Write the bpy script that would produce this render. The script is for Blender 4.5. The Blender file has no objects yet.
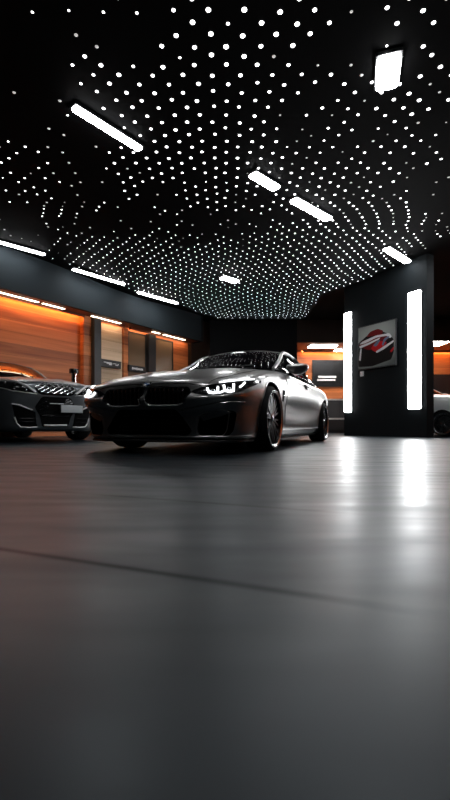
import bpy, bmesh, math, random
from mathutils import Vector, Matrix
from mathutils.bvhtree import BVHTree
random.seed(7)
SC = bpy.context.scene
COL = SC.collection
F, HZ, EYE = 430.0, 426.6, 0.2516          # focal length in pixels of a 450 x 800 frame, horizon row, eye height

# ------------------------------------------------------------------ materials
def mat(name, base=(0.5, 0.5, 0.5), rough=0.5, metal=0.0, spec=0.5, coat=0.0, emit=None, strength=0.0):
    m = bpy.data.materials.new(name); m.use_nodes = True
    b = m.node_tree.nodes['Principled BSDF']
    b.inputs['Base Color'].default_value = (*base, 1)
    b.inputs['Roughness'].default_value = rough
    b.inputs['Metallic'].default_value = metal
    b.inputs['Specular IOR Level'].default_value = spec
    b.inputs['Coat Weight'].default_value = coat
    b.inputs['Coat Roughness'].default_value = 0.06
    if emit:
        b.inputs['Emission Color'].default_value = (*emit, 1)
        b.inputs['Emission Strength'].default_value = strength
    return m

def nodes(m):
    return m.node_tree.nodes, m.node_tree.links, m.node_tree.nodes['Principled BSDF']

def wood(name, dark, light, rough=0.45, scale=(0.35, 0.35, 9.0), plank=0.28, spec=0.3):
    m = mat(name, light, rough, spec=spec)
    n, l, b = nodes(m)
    tc = n.new('ShaderNodeTexCoord')
    mp = n.new('ShaderNodeMapping'); mp.inputs['Scale'].default_value = scale
    l.new(tc.outputs['Object'], mp.inputs['Vector'])
    nz = n.new('ShaderNodeTexNoise'); nz.inputs['Scale'].default_value = 1.0
    nz.inputs['Detail'].default_value = 7; nz.inputs['Distortion'].default_value = 0.6
    l.new(mp.outputs['Vector'], nz.inputs['Vector'])
    # planks: a tone per row and a fine dark joint
    sx = n.new('ShaderNodeSeparateXYZ'); l.new(tc.outputs['Object'], sx.inputs['Vector'])
    dv = n.new('ShaderNodeMath'); dv.operation = 'DIVIDE'; dv.inputs[1].default_value = plank
    l.new(sx.outputs['Z'], dv.inputs[0])
    fl = n.new('ShaderNodeMath'); fl.operation = 'FLOOR'; l.new(dv.outputs[0], fl.inputs[0])
    wn = n.new('ShaderNodeTexWhiteNoise'); wn.noise_dimensions = '1D'; l.new(fl.outputs[0], wn.inputs['W'])
    fr = n.new('ShaderNodeMath'); fr.operation = 'FRACT'; l.new(dv.outputs[0], fr.inputs[0])
    jt = n.new('ShaderNodeMath'); jt.operation = 'GREATER_THAN'; jt.inputs[1].default_value = 0.012
    l.new(fr.outputs[0], jt.inputs[0])
    ad = n.new('ShaderNodeMath'); ad.operation = 'MULTIPLY_ADD'; ad.inputs[1].default_value = 0.45
    l.new(wn.outputs['Value'], ad.inputs[0]); l.new(nz.outputs['Fac'], ad.inputs[2])
    rp = n.new('ShaderNodeValToRGB')
    rp.color_ramp.elements[0].position = 0.3; rp.color_ramp.elements[0].color = (*dark, 1)
    rp.color_ramp.elements[1].position = 1.0; rp.color_ramp.elements[1].color = (*light, 1)
    l.new(ad.outputs[0], rp.inputs['Fac'])
    mx = n.new('ShaderNodeMix'); mx.data_type = 'RGBA'
    mx.inputs[6].default_value = (dark[0] * .3, dark[1] * .3, dark[2] * .3, 1)
    l.new(jt.outputs[0], mx.inputs[0]); l.new(rp.outputs['Color'], mx.inputs[7])
    l.new(mx.outputs[2], b.inputs['Base Color'])
    return m

def floor_material():
    m = mat('polished_concrete', (0.055, 0.062, 0.07), 0.36, spec=0.55)
    n, l, b = nodes(m)
    b.inputs['Specular Tint'].default_value = (.80, .93, 1, 1)
    tc = n.new('ShaderNodeTexCoord')
    big = n.new('ShaderNodeTexNoise'); big.inputs['Scale'].default_value = 1.3; big.inputs['Detail'].default_value = 6
    l.new(tc.outputs['Object'], big.inputs['Vector'])
    rp = n.new('ShaderNodeValToRGB')
    rp.color_ramp.elements[0].position = .3; rp.color_ramp.elements[0].color = (.007, .010, .0135, 1)
    rp.color_ramp.elements[1].position = .75; rp.color_ramp.elements[1].color = (.014, .0195, .025, 1)
    l.new(big.outputs['Fac'], rp.inputs['Fac'])
    # saw-cut joints in a skewed grid
    sx = n.new('ShaderNodeSeparateXYZ')
    mp = n.new('ShaderNodeMapping'); mp.inputs['Rotation'].default_value = (0, 0, math.radians(-22.5))
    mp.vector_type = 'TEXTURE'
    l.new(tc.outputs['Object'], mp.inputs['Vector']); l.new(mp.outputs['Vector'], sx.inputs['Vector'])
    fac = None
    for ax, off, per in (('Y', 0.640, 0.65),):
        a = n.new('ShaderNodeMath'); a.operation = 'SUBTRACT'; a.inputs[1].default_value = off; l.new(sx.outputs[ax], a.inputs[0])
        p = n.new('ShaderNodeMath'); p.operation = 'PINGPONG'; p.inputs[1].default_value = per / 2; l.new(a.outputs[0], p.inputs[0])
        c = n.new('ShaderNodeMapRange'); c.inputs[1].default_value = .003; c.inputs[2].default_value = .016
        l.new(p.outputs[0], c.inputs[0])
        if fac is None: fac = c
        else:
            mm = n.new('ShaderNodeMath'); mm.operation = 'MULTIPLY'
            l.new(fac.outputs[0], mm.inputs[0]); l.new(c.outputs[0], mm.inputs[1]); fac = mm
    mx = n.new('ShaderNodeMix'); mx.data_type = 'RGBA'; mx.inputs[6].default_value = (.006, .007, .008, 1)
    l.new(fac.outputs[0], mx.inputs[0]); l.new(rp.outputs['Color'], mx.inputs[7]); l.new(mx.outputs[2], b.inputs['Base Color'])
    # joints wear away in places
    wr_ = n.new('ShaderNodeTexNoise'); wr_.inputs['Scale'].default_value = 1.1; wr_.inputs['Detail'].default_value = 2
    wmp = n.new('ShaderNodeMapping'); wmp.inputs['Location'].default_value = (2.3, 4.1, 0); l.new(tc.outputs['Object'], wmp.inputs['Vector'])
    l.new(wmp.outputs['Vector'], wr_.inputs['Vector'])
    wm = n.new('ShaderNodeMapRange'); wm.inputs[1].default_value = .42; wm.inputs[2].default_value = .56; wm.inputs[3].default_value = .85; wm.inputs[4].default_value = 0
    l.new(wr_.outputs['Fac'], wm.inputs[0])
    jm = n.new('ShaderNodeMath'); jm.operation = 'MAXIMUM'; l.new(fac.outputs[0], jm.inputs[0]); l.new(wm.outputs[0], jm.inputs[1]); fac = jm
    l.new(fac.outputs[0], mx.inputs[0])
    sr = n.new('ShaderNodeMapRange'); sr.inputs[3].default_value = .04; sr.inputs[4].default_value = .38
    l.new(fac.outputs[0], sr.inputs[0]); l.new(sr.outputs[0], b.inputs['Specular IOR Level'])
    fm = n.new('ShaderNodeMapping'); fm.inputs['Scale'].default_value = (1.2, 5.5, 1); l.new(tc.outputs['Object'], fm.inputs['Vector'])
    fine = n.new('ShaderNodeTexNoise'); fine.inputs['Scale'].default_value = 1.6; fine.inputs['Detail'].default_value = 7
    l.new(fm.outputs['Vector'], fine.inputs['Vector'])
    mr = n.new('ShaderNodeMapRange'); mr.inputs[1].default_value = .3; mr.inputs[2].default_value = .7
    mr.inputs[3].default_value = .31; mr.inputs[4].default_value = .45
    l.new(fine.outputs['Fac'], mr.inputs[0]); l.new(mr.outputs[0], b.inputs['Roughness'])
    bp = n.new('ShaderNodeBump'); bp.inputs['Strength'].default_value = .035; bp.inputs['Distance'].default_value = .004
    l.new(fine.outputs['Fac'], bp.inputs['Height']); l.new(bp.outputs['Normal'], b.inputs['Normal'])
    return m

M = {}
M['floor'] = floor_material()
M['ceiling'] = mat('black_ceiling', (.003, .003, .0033), .8, spec=.05)
M['fascia'] = mat('slate_plaster', (.016, .022, .026), .7, spec=.12)
M['black_wall'] = mat('black_plaster', (.007, .008, .009), .7, spec=.12)
M['dark_brown'] = mat('dark_brown_plaster', (.018, .010, .006), .6, spec=.3)
M['pillar'] = mat('charcoal_panel', (.0065, .009, .0105), .7, spec=.1)
M['wood'] = wood('orange_walnut', (.17, .040, .012), (.62, .20, .065))
M['pale_wood'] = wood('pale_oak', (.40, .26, .15), (.72, .53, .36))
M['soffit_wood'] = wood('soffit_walnut', (.13, .03, .01), (.26, .07, .025), scale=(.8, .8, .8), plank=3.0)
M['frame'] = mat('black_steel', (.018, .02, .022), .4, .2)
M['smoked'] = mat('smoked_glass', (.17, .11, .065), .18, spec=.6)
M['lamp'] = mat('white_lamp', (1, 1, 1), .4, emit=(1, .97, .93), strength=36)
M['lamp_strong'] = mat('white_ceiling_lamp', (1, 1, 1), .4, emit=(.97, .985, 1), strength=38)
M['pillar_lamp'] = mat('pillar_lamp', (1, 1, 1), .4, emit=(.98, .99, 1), strength=24)
M['warm'] = mat('warm_led', (1, .6, .25), .4, emit=(1, .43, .11), strength=52)
M['warm_white'] = mat('warm_white_lamp', (1, .9, .8), .4, emit=(1, .80, .58), strength=9)
M['warm_soft'] = mat('warm_soft_led', (1, .8, .6), .4, emit=(1, .62, .32), strength=18)
M['dot'] = mat('led_dot', (1, 1, 1), .4, emit=(1, 1, 1), strength=5)
M['dim_dot'] = mat('dim_led_dot', (1, 1, 1), .4, emit=(1, .97, .93), strength=.5)
M['off_dot'] = mat('unlit_led_dot', (.25, .25, .25), .4, emit=(1, .97, .93), strength=.07)
M['paint'] = mat('satin_grey_paint', (.30, .295, .29), .28, .9, coat=.35)
M['paint_dark'] = mat('slate_car_paint', (.13, .145, .155), .36, .6, coat=.3)
M['paint_white'] = mat('white_car_paint', (.88, .88, .88), .35, 0, coat=.6, emit=None)
M['gloss_black'] = mat('gloss_black', (.006, .006, .007), .12, spec=.5)
M['trim_black'] = mat('matt_black_trim', (.010, .010, .011), .45, spec=.4)
M['cavity'] = mat('black_cavity', (.003, .003, .003), .8, spec=.1)
M['glass'] = mat('tinted_glass', (.004, .004, .005), .025, spec=.8)
M['tyre'] = mat('tyre_rubber', (.012, .012, .012), .75, spec=.25)
M['rim'] = mat('black_alloy', (.03, .03, .032), .22, .9)
M['rim_edge'] = mat('machined_alloy', (.65, .65, .66), .25, 1.0)
M['chrome'] = mat('chrome', (.75, .75, .76), .10, 1.0)
M['bright_trim'] = mat('bright_satin_trim', (.8, .8, .8), .5, .5)
M['disc'] = mat('brake_steel', (.25, .25, .25), .35, 1.0)
M['drl'] = mat('white_daytime_light', (1, 1, 1), .3, emit=(.93, .97, 1), strength=3)
M['red_light'] = mat('red_lens', (.35, .01, .008), .15, emit=(1, .05, .02), strength=.6)
M['plate'] = mat('blank_plate', (.62, .66, .68), .45, .2)
M['badge_blue'] = mat('badge_blue', (.03, .12, .35), .3)
M['badge_white'] = mat('badge_white', (.7, .7, .7), .3)
M['white'] = mat('white_plastic', (.8, .8, .8), .4)
M['white_top'] = mat('white_worktop', (.8, .78, .75), .35)
M['grey_panel'] = mat('grey_cabinet', (.07, .072, .076), .45)
M['screen'] = mat('dark_screen', (.012, .012, .013), .2, spec=.5)
for k in ('dot', 'dim_dot', 'off_dot'):
    M[k].cycles.emission_sampling = 'NONE'

# ------------------------------------------------------------------ helpers
def tag(o, label=None, cat=None, group=None, kind=None):
    for k, v in (('label', label), ('category', cat), ('group', group), ('kind', kind)):
        if v: o[k] = v
    return o

def link(name, me, m, parent=None):
    o = bpy.data.objects.new(name, me); COL.objects.link(o)
    if m is not None:
        me.materials.clear(); me.materials.append(m)
    if parent: o.parent = parent
    return o

def empty(name, loc, rz=0.0):
    o = bpy.data.objects.new(name, None); COL.objects.link(o)
    o.location = loc; o.rotation_euler = (0, 0, rz); o.empty_display_size = .1
    return o

def bm_obj(name, bm, m, parent=None, smooth=False, angle=None):
    me = bpy.data.meshes.new(name)
    bmesh.ops.recalc_face_normals(bm, faces=bm.faces)
    for f in bm.faces: f.smooth = smooth
    bm.to_mesh(me); bm.free()
    if smooth and angle: me.set_sharp_from_angle(angle=math.radians(angle))
    return link(name, me, m, parent)

def add_box(bm, c, sx, sy, sz, ux=Vector((1, 0, 0)), uy=Vector((0, 1, 0)), uz=Vector((0, 0, 1)), bevel=0):
    """box centred at c with half axes along ux, uy, uz"""
    c = Vector(c); vs = []
    for i in (-1, 1):
        for j in (-1, 1):
            for k in (-1, 1):
                vs.append(bm.verts.new(c + ux * (i * sx / 2) + uy * (j * sy / 2) + uz * (k * sz / 2)))
    q = lambda a, b, c_, d: bm.faces.new((vs[a], vs[b], vs[c_], vs[d]))
    fs = [q(0, 1, 3, 2), q(4, 6, 7, 5), q(0, 4, 5, 1), q(2, 3, 7, 6), q(0, 2, 6, 4), q(1, 5, 7, 3)]
    if bevel:
        es = list({e for f in fs for e in f.edges})
        bmesh.ops.bevel(bm, geom=es, offset=bevel, segments=2, affect='EDGES', profile=.5)

def box(name, c, sx, sy, sz, m, parent=None, bevel=0, **k):
    bm = bmesh.new(); add_box(bm, c, sx, sy, sz, bevel=bevel, **k)
    return bm_obj(name, bm, m, parent)

def add_lathe(bm, prof, axis='Z', c=(0, 0, 0), n=40):
    """revolve (r, h) pairs about an axis through c"""
    c = Vector(c); rings = []
    for r, h in prof:
        ring = []
        for i in range(n):
            a = 2 * math.pi * i / n
            p = {'Z': (r * math.cos(a), r * math.sin(a), h), 'Y': (r * math.cos(a), h, r * math.sin(a)),
                 'X': (h, r * math.cos(a), r * math.sin(a))}[axis]
            ring.append(bm.verts.new(c + Vector(p)))
        rings.append(ring)
    for a, b in zip(rings, rings[1:]):
        for i in range(n):
            bm.faces.new((a[i], a[(i + 1) % n], b[(i + 1) % n], b[i]))
    return rings

def lathe(name, prof, m, parent=None, axis='Z', c=(0, 0, 0), n=40, angle=35):
    bm = bmesh.new(); add_lathe(bm, prof, axis, c, n)
    bmesh.ops.remove_doubles(bm, verts=bm.verts, dist=1e-5)
    return bm_obj(name, bm, m, parent, True, angle)

def add_tube(bm, pts, r, n=8, closed=False):
    pts = [Vector(p) for p in pts]; rings = []; N = len(pts)
    for i, p in enumerate(pts):
        a = pts[(i - 1) % N] if (closed or i > 0) else p
        b = pts[(i + 1) % N] if (closed or i < N - 1) else p
        t = (b - a).normalized()
        up = Vector((0, 0, 1)) if abs(t.z) < .9 else Vector((1, 0, 0))
        s = t.cross(up).normalized(); u = s.cross(t)
        rr = r[i] if isinstance(r, (list, tuple)) else r
        rings.append([bm.verts.new(p + s * (rr * math.cos(2 * math.pi * k / n)) + u * (rr * math.sin(2 * math.pi * k / n))) for k in range(n)])
    seq = list(zip(rings, rings[1:])) + ([(rings[-1], rings[0])] if closed else [])
    for a, b in seq:
        for k in range(n):
            bm.faces.new((a[k], a[(k + 1) % n], b[(k + 1) % n], b[k]))
    if not closed:
        bm.faces.new(rings[0][::-1]); bm.faces.new(rings[-1])

def tube(name, pts, r, m, parent=None, n=8, closed=False):
    bm = bmesh.new(); add_tube(bm, pts, r, n, closed)
    return bm_obj(name, bm, m, parent, True, 50)

def add_prism(bm, poly, d, fn):
    """extrude a 2D outline: fn(u, v, w) -> point; w runs over the pair d"""
    a = [bm.verts.new(fn(u, v, d[0])) for u, v in poly]
    b = [bm.verts.new(fn(u, v, d[1])) for u, v in poly]
    n = len(poly)
    bm.faces.new(a[::-1]); bm.faces.new(b)
    for i in range(n):
        bm.faces.new((a[i], a[(i + 1) % n], b[(i + 1) % n], b[i]))

def rounded(poly, r, n=4):
    """round the corners of a 2D outline"""
    out = []; N = len(poly)
    for i in range(N):
        p = Vector(poly[i]); a = Vector(poly[i - 1]); b = Vector(poly[(i + 1) % N])
        da, db = (a - p), (b - p)
        rr = min(r, da.length * .45, db.length * .45)
        p0 = p + da.normalized() * rr; p1 = p + db.normalized() * rr
        for k in range(n + 1):
            t = k / n
            q = p0 * (1 - t) ** 2 + p * (2 * t * (1 - t)) + p1 * t * t
            out.append((q.x, q.y))
    return out

def interp(tab, x):
    """smooth (monotone-ish) table lookup; tab sorted by x"""
    if x <= tab[0][0]: return tab[0][1]
    if x >= tab[-1][0]: return tab[-1][1]
    n = len(tab)
    sl = []
    for i in range(n):
        if i == 0: sl.append((tab[1][1] - tab[0][1]) / (tab[1][0] - tab[0][0]))
        elif i == n - 1: sl.append((tab[-1][1] - tab[-2][1]) / (tab[-1][0] - tab[-2][0]))
        else:
            d0 = (tab[i][1] - tab[i - 1][1]) / (tab[i][0] - tab[i - 1][0]); d1 = (tab[i + 1][1] - tab[i][1]) / (tab[i + 1][0] - tab[i][0])
            sl.append(0 if d0 * d1 <= 0 else 2 * d0 * d1 / (d0 + d1))
    for i in range(n - 1):
        if x <= tab[i + 1][0]:
            h = tab[i + 1][0] - tab[i][0]; t = (x - tab[i][0]) / h
            return ((2 * t ** 3 - 3 * t * t + 1) * tab[i][1] + (t ** 3 - 2 * t * t + t) * h * sl[i]
                    + (-2 * t ** 3 + 3 * t * t) * tab[i + 1][1] + (t ** 3 - t * t) * h * sl[i + 1])

def catmull(P, u):
    n = len(P) - 1; u = max(0, min(n - 1e-9, u)); i = int(u); t = u - i
    p1, p2 = P[i], P[i + 1]; p0 = P[i - 1] if i > 0 else p1 * 2 - p2; p3 = P[i + 2] if i + 2 <= n else p2 * 2 - p1
    return .5 * ((2 * p1) + (p2 - p0) * t + (2 * p0 - 5 * p1 + 4 * p2 - p3) * t * t + (3 * p1 - p0 - 3 * p2 + p3) * t ** 3)

# ------------------------------------------------------------------ the car builder
def body_shell(p):
    """closed lower body: side rings from the sill up to the shoulder, then rings closing over bonnet and deck"""
    W, zb = p['w'], p['zb']
    S, H, nose, wid = p['S'], p['H'], p['nose'], p['wid']
    xc, nexp, xr, xrc = p['xc'], p['nexp'], p['xr'], p['xrc']
    xf1 = interp(nose, 1.0); w1 = W * interp(wid, 1.0)
    NF, NS, NR = 26, 60, 14
    def flare(x, t):
        k = math.exp(-((t - .55) / .3) ** 2)
        v = .022 * sum(math.exp(-(((x - a) / .42) ** 4)) for a in (0.0, -p['wb'])) * k
        v -= .014 * math.exp(-(((x + p['wb'] * .5) / (p['wb'] * .30)) ** 4)) * math.exp(-((t - .38) / .2) ** 2)
        return v
    def ring(t):
        w = W * interp(wid, t); xf = interp(nose, t); out = []
        for i in range(NF):
            th = (i / NF) * math.pi / 2
            out.append((xc + (xf - xc) * math.cos(th) ** (2 / nexp), w * math.sin(th) ** (2 / nexp)))
        for i in range(NS + 1):
            out.append((xc + (xrc - xc) * i / NS, w))
        xre = xr + .10 * (1 - math.sin(math.pi * min(1, t + .1)))
        for i in range(1, NR + 1):
            th = (i / NR) * math.pi / 2
            out.append((xrc + (xre - xrc) * math.sin(th) ** (2 / 2.8), w * max(0, math.cos(th)) ** (2 / 2.8)))
        out[0] = (out[0][0], 0); out[-1] = (out[-1][0], 0)
        pts = []
        for x, y in out:
            yy = y + flare(x, t) * (1 if y > .5 * w else 0)
            pts.append(Vector((x, yy, zb + (interp(S, x) - zb) * t)))
        return pts
    def wsh(x):
        if x > xc: return w1 * max(1e-4, 1 - ((x - xc) / (xf1 - xc)) ** nexp) ** (1 / nexp) if x < xf1 else 1e-4
        if x < xrc: return w1 * max(1e-4, 1 - min(1, ((x - xrc) / (xr - xrc))) ** 2.8) ** (1 / 2.8)
        return w1
    def hf(x, y):
        s, h = interp(S, x), interp(H, x)
        r = min(1, abs(y) / wsh(x))
        z = s + (h - s) * (1 - r ** 3)
        z += p.get('dome', .010) * math.exp(-((abs(y) - (.30 + .1 * max(0, .6 - x))) / .05) ** 2) * max(0, min(1, (.75 - x) / .4)) * (1 if x > -1 else 0)
        return z
    rings = []
    ts = [0, .02, .06, .12, .2, .28, .36, .44, .5, .55, .6, .64, .68, .71, .74, .77, .80, .84, .89, .94, .975, 1.0]
    r0 = ring(0)
    sp = lambda v: Vector((max(xrc + .2, min(p['spine'], v.x)), 0, v.z))
    for u in (1, .5, .08):
        rings.append([v.lerp(sp(v), u) for v in r0])
    for t in ts: rings.append(ring(t))
    top = rings[-1]
    for u in (.03, .07, .12, .2, .3, .4, .5, .6, .7, .8, .9, 1):
        rr = []
        for v in top:
            q = v.lerp(sp(v), u); q.z = hf(q.x, q.y); rr.append(q)
        rings.append(rr)
    bm = bmesh.new()
    for side in (1, -1):
        vr = [[bm.verts.new((v.x, v.y * side, v.z)) for v in r] for r in rings]
        for a, b in zip(vr, vr[1:]):
            for i in range(len(a) - 1):
                vs = (a[i], a[i + 1], b[i + 1], b[i])
                bm.faces.new(vs if side < 0 else vs[::-1])
    bmesh.ops.remove_doubles(bm, verts=bm.verts, dist=2e-4)
    bmesh.ops.dissolve_degenerate(bm, edges=bm.edges, dist=1e-5)
    bmesh.ops.recalc_face_normals(bm, faces=bm.faces)
    for f in bm.faces: f.smooth = True
    me = bpy.data.meshes.new('body_shell'); bm.to_mesh(me); bm.free()
    return me

def cut(o, cutter_bm, cavity):
    """subtract the cutter from o; the cut faces take the cavity material"""
    bmesh.ops.recalc_face_normals(cutter_bm, faces=cutter_bm.faces)
    me = bpy.data.meshes.new('cutter'); cutter_bm.to_mesh(me); cutter_bm.free(); me.materials.append(cavity)
    c = bpy.data.objects.new('cutter', me); COL.objects.link(c)
    md = o.modifiers.new('cut', 'BOOLEAN'); md.operation = 'DIFFERENCE'; md.object = c; md.solver = 'EXACT'
    md.use_self = False; md.material_mode = 'TRANSFER'
    bpy.context.view_layer.update()
    dg = bpy.context.evaluated_depsgraph_get()
    new = bpy.data.meshes.new_from_object(o.evaluated_get(dg))
    o.modifiers.clear(); old = o.data; o.data = new; bpy.data.meshes.remove(old)
    bpy.data.objects.remove(c); bpy.data.meshes.remove(me)

class Skin:
    """projects shapes on to a body surface"""
    def __init__(s, me):
        bm = bmesh.new(); bm.from_mesh(me); s.t = BVHTree.FromBMesh(bm); bm.free()
    def hit(s, pt, d, off=.004):
        d = Vector(d).normalized(); pt = Vector(pt)
        h = s.t.ray_cast(pt + d * 1.5, -d)
        if h[0] is None: h = s.t.find_nearest(pt)
        n = h[1] if h[1].dot(d) > 0 else -h[1]
        return h[0] + n * off
    def patch(s, name, outline, d, m, parent, off=.004, sub=4):
        d = Vector(d).normalized()
        bm = bmesh.new()
        f = bm.faces.new([bm.verts.new(q) for q in outline])
        bmesh.ops.triangulate(bm, faces=[f])
        for _ in range(sub):
            es = [e for e in bm.edges if e.calc_length() > .035]
            if not es: break
            bmesh.ops.subdivide_edges(bm, edges=es, cuts=1)
            bmesh.ops.triangulate(bm, faces=[f for f in bm.faces if len(f.verts) > 3])
        for v in bm.verts: v.co = s.hit(v.co, d, off)
        be = [e for e in bm.edges if e.is_boundary]
        r = bmesh.ops.extrude_edge_only(bm, edges=be)
        for v in r['geom']:
            if isinstance(v, bmesh.types.BMVert): v.co -= d * (off + .012)
        return bm_obj(name, bm, m, parent, True, 40)
    def line(s, name, pts, d, r, m, parent, off=.003, seg=6, closed=False):
        P = [Vector(q) for q in pts]; out = []
        N = len(P); rng = range(N if closed else N - 1)
        for i in rng:
            for k in range(seg):
                out.append(s.hit(P[i].lerp(P[(i + 1) % N], k / seg), d, off))
        if not closed: out.append(s.hit(P[-1], d, off))
        return tube(name, out, r, m, parent, 6, closed)

def make_wheel(root, x, y, side, r, spokes=10, rimm=None, edge=None, width=.25, rr=.865):
    """a wheel: alloy (part) with tyre, brake disc and hub cap as its sub-parts. side = +1 outer face to +y"""
    c = Vector((x, y, r)); s = side
    R = r * rr
    bm = bmesh.new()
    add_lathe(bm, [(R + .004, -s * .02), (R + .004, -s * .006), (R - .018, -s * .004), (R - .026, -s * .02), (R - .05, -s * .07), (R - .055, -s * .2)], 'Y', c, 56)
    for k in range(spokes):
        a = 2 * math.pi * (k + .3) / spokes
        for da in (-.11, .11):                                     # twin spokes that fork towards the rim
            a1 = a + da * 1.25
            p0 = Vector((math.cos(a + da * .5) * .055, 0, math.sin(a + da * .5) * .055)); p1 = Vector((math.cos(a1) * (R - .03), 0, math.sin(a1) * (R - .03)))
            t = (p1 - p0).normalized(); u = Vector((0, 1, 0)); sd = t.cross(u)
            q0 = c + p0 + u * (-s * .035); q1 = c + p1 + u * (-s * .028)
            vs = []
            for q, hw in ((q0, .017), (q1, .0095)):
                vs.append([bm.verts.new(q + sd * hw + u * (s * 0)), bm.verts.new(q + sd * (hw * .6) + u * (s * .012)), bm.verts.new(q - sd * (hw * .6) + u * (s * .012)),
                           bm.verts.new(q - sd * hw), bm.verts.new(q - u * (s * .03))])
            for i in range(5):
                bm.faces.new((vs[0][i], vs[0][(i + 1) % 5], vs[1][(i + 1) % 5], vs[1][i]))
    add_lathe(bm, [(0.0001, -s * .022), (.05, -s * .022), (.066, -s * .03), (.07, -s * .06)], 'Y', c, 28)
    w = bm_obj('wheel', bm, rimm or M['rim'], root, True, 35)
    o = lathe('tyre', [(R - .01, -s * .004), (R + .012, s * .006), (R + (r - R) * .45, s * .012), (r - .022, s * .002), (r - .004, -s * .022), (r, -s * .05),
                       (r, -s * (width - .05)), (r - .004, -s * (width - .02)), (r - .022, -s * width), (R, -s * width), (R - .04, -s * (width - .02))], M['tyre'], w, 'Y', c, 64)
    lathe('rim_edge', [(R - .021, s * .000), (R - .010, s * .008), (R + .004, s * .010), (R + .008, s * .004), (R - .006, -s * .004)], edge or M['rim_edge'], w, 'Y', c, 64)
    lathe('brake_disc', [(.05, -s * .10), (R - .075, -s * .10), (R - .075, -s * .125), (.05, -s * .125)], M['disc'], w, 'Y', c, 40)
    lathe('hub_cap', [(0.0001, -s * .008), (.022, -s * .009), (.028, -s * .016), (.03, -s * .03)], M['chrome'], w, 'Y', c, 24)
    return w

def glasshouse(p, root):
    """windscreen, roof, side windows, rear window as separate shells sharing one lofted cage"""
    B = [Vector(v) for v in p['belt']]; R = [Vector(v) for v in p['rail']]; C = [Vector(v) for v in p['crown']]
    n = len(B) - 1; K = 8
    iw, ir = p['i_ws'], p['i_rw']                # cage stations where windscreen ends and rear window begins
    def top_pt(u, v):                            # v -1..1 across the roof
        r = catmull(R, u); c = catmull(C, u)
        k = 1 - abs(v) ** 2.3
        return Vector((r.x + (c.x - r.x) * k, r.y * v, r.z + (c.z - r.z) * k))
    def side_pt(u, v, s):                        # v 0 belt .. 1 rail
        q = catmull(B, u).lerp(catmull(R, u), v); q.y += .025 * math.sin(math.pi * v); q.y *= s
        return q
    def grid(name, fn, us, vs, m, off, thick=.006):
        bm = bmesh.new()
        g = [[bm.verts.new(fn(u, v)) for v in vs] for u in us]
        for a, b in zip(g, g[1:]):
            for i in range(len(a) - 1): bm.faces.new((a[i], a[i + 1], b[i + 1], b[i]))
        bmesh.ops.remove_doubles(bm, verts=bm.verts, dist=1e-5)
        bm.normal_update()
        cen = Vector((-1.9, 0, .8))
        for v in bm.verts:
            nn = v.normal if v.normal.dot(v.co - cen) > 0 else -v.normal
            v.co += nn * off
        return bm_obj(name, bm, m, root, True, 60)
    fr = lambda a, b, k: [a + (b - a) * i / k for i in range(k + 1)]
    vs = fr(-1, 1, 24)
    ws = grid('windscreen', top_pt, fr(0, iw, 12), vs, M['glass'], 0)
    roof = grid('roof', top_pt, fr(iw - .03, ir, 24), vs, p['paint'], .004)
    grid('rear_window', top_pt, fr(ir - .03, n, 14), vs, M['glass'], 0)
    for s in (1, -1):
        grid('side_window', lambda u, v: side_pt(u, v, s), fr(0, n, 40), fr(0, 1, 8), M['glass'], 0)
    for s in (1, -1):
        # screen pillar and roof rail: a flattened body-colour strip along the rail
        pts = []
        for u in fr(0, n, 40):
            q = catmull(R, u); pts.append(Vector((q.x, q.y * s, q.z)))
        bm = bmesh.new()
        wd = [.024 + .05 * max(0, (u - ir) / (n - ir)) for u in fr(0, n, 40)]
        add_tube(bm, pts, wd, 8)
        bm_obj('roof_pillar', bm, p['paint'], root, True, 60)
        # dark post between the side windows, and a bright window-line moulding
        um = p['i_post']
        pts = [side_pt(um, v, s) + Vector((0, .004 * s, 0)) for v in fr(0, 1, 6)]
        tube('window_post', pts, .028, M['trim_black'], root)
        pts = [Vector((q.x, q.y * s, q.z)) for q in (catmull(B, u) + Vector((0, .012, 0)) for u in fr(.1, n - .3, 30))]
        tube('window_moulding', pts, .008, p.get('moulding', M['gloss_black']), root, 6)
    # wiper blades lie along the screen base
    for v0, v1 in ((-.75, -.08), (-.02, .62)):
        pts = [top_pt(.10 + .05 * k, v0 + (v1 - v0) * k / 6) + Vector((.01, 0, .012)) for k in range(7)]
        tube('wiper', pts, .007, M['trim_black'], root, 6)
    return ws

def cutters_arch(p, r):
    bm = bmesh.new()
    for x in (0, -p['wb']):
        for s in (1, -1):
            poly = [(x + r * math.cos(a), p['wr'] + r * math.sin(a)) for a in [2 * math.pi * i / 64 for i in range(64)]]
            add_prism(bm, poly, (s * .56, s * 1.4), lambda u, v, w: Vector((u, w, v)))
    return bm

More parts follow.
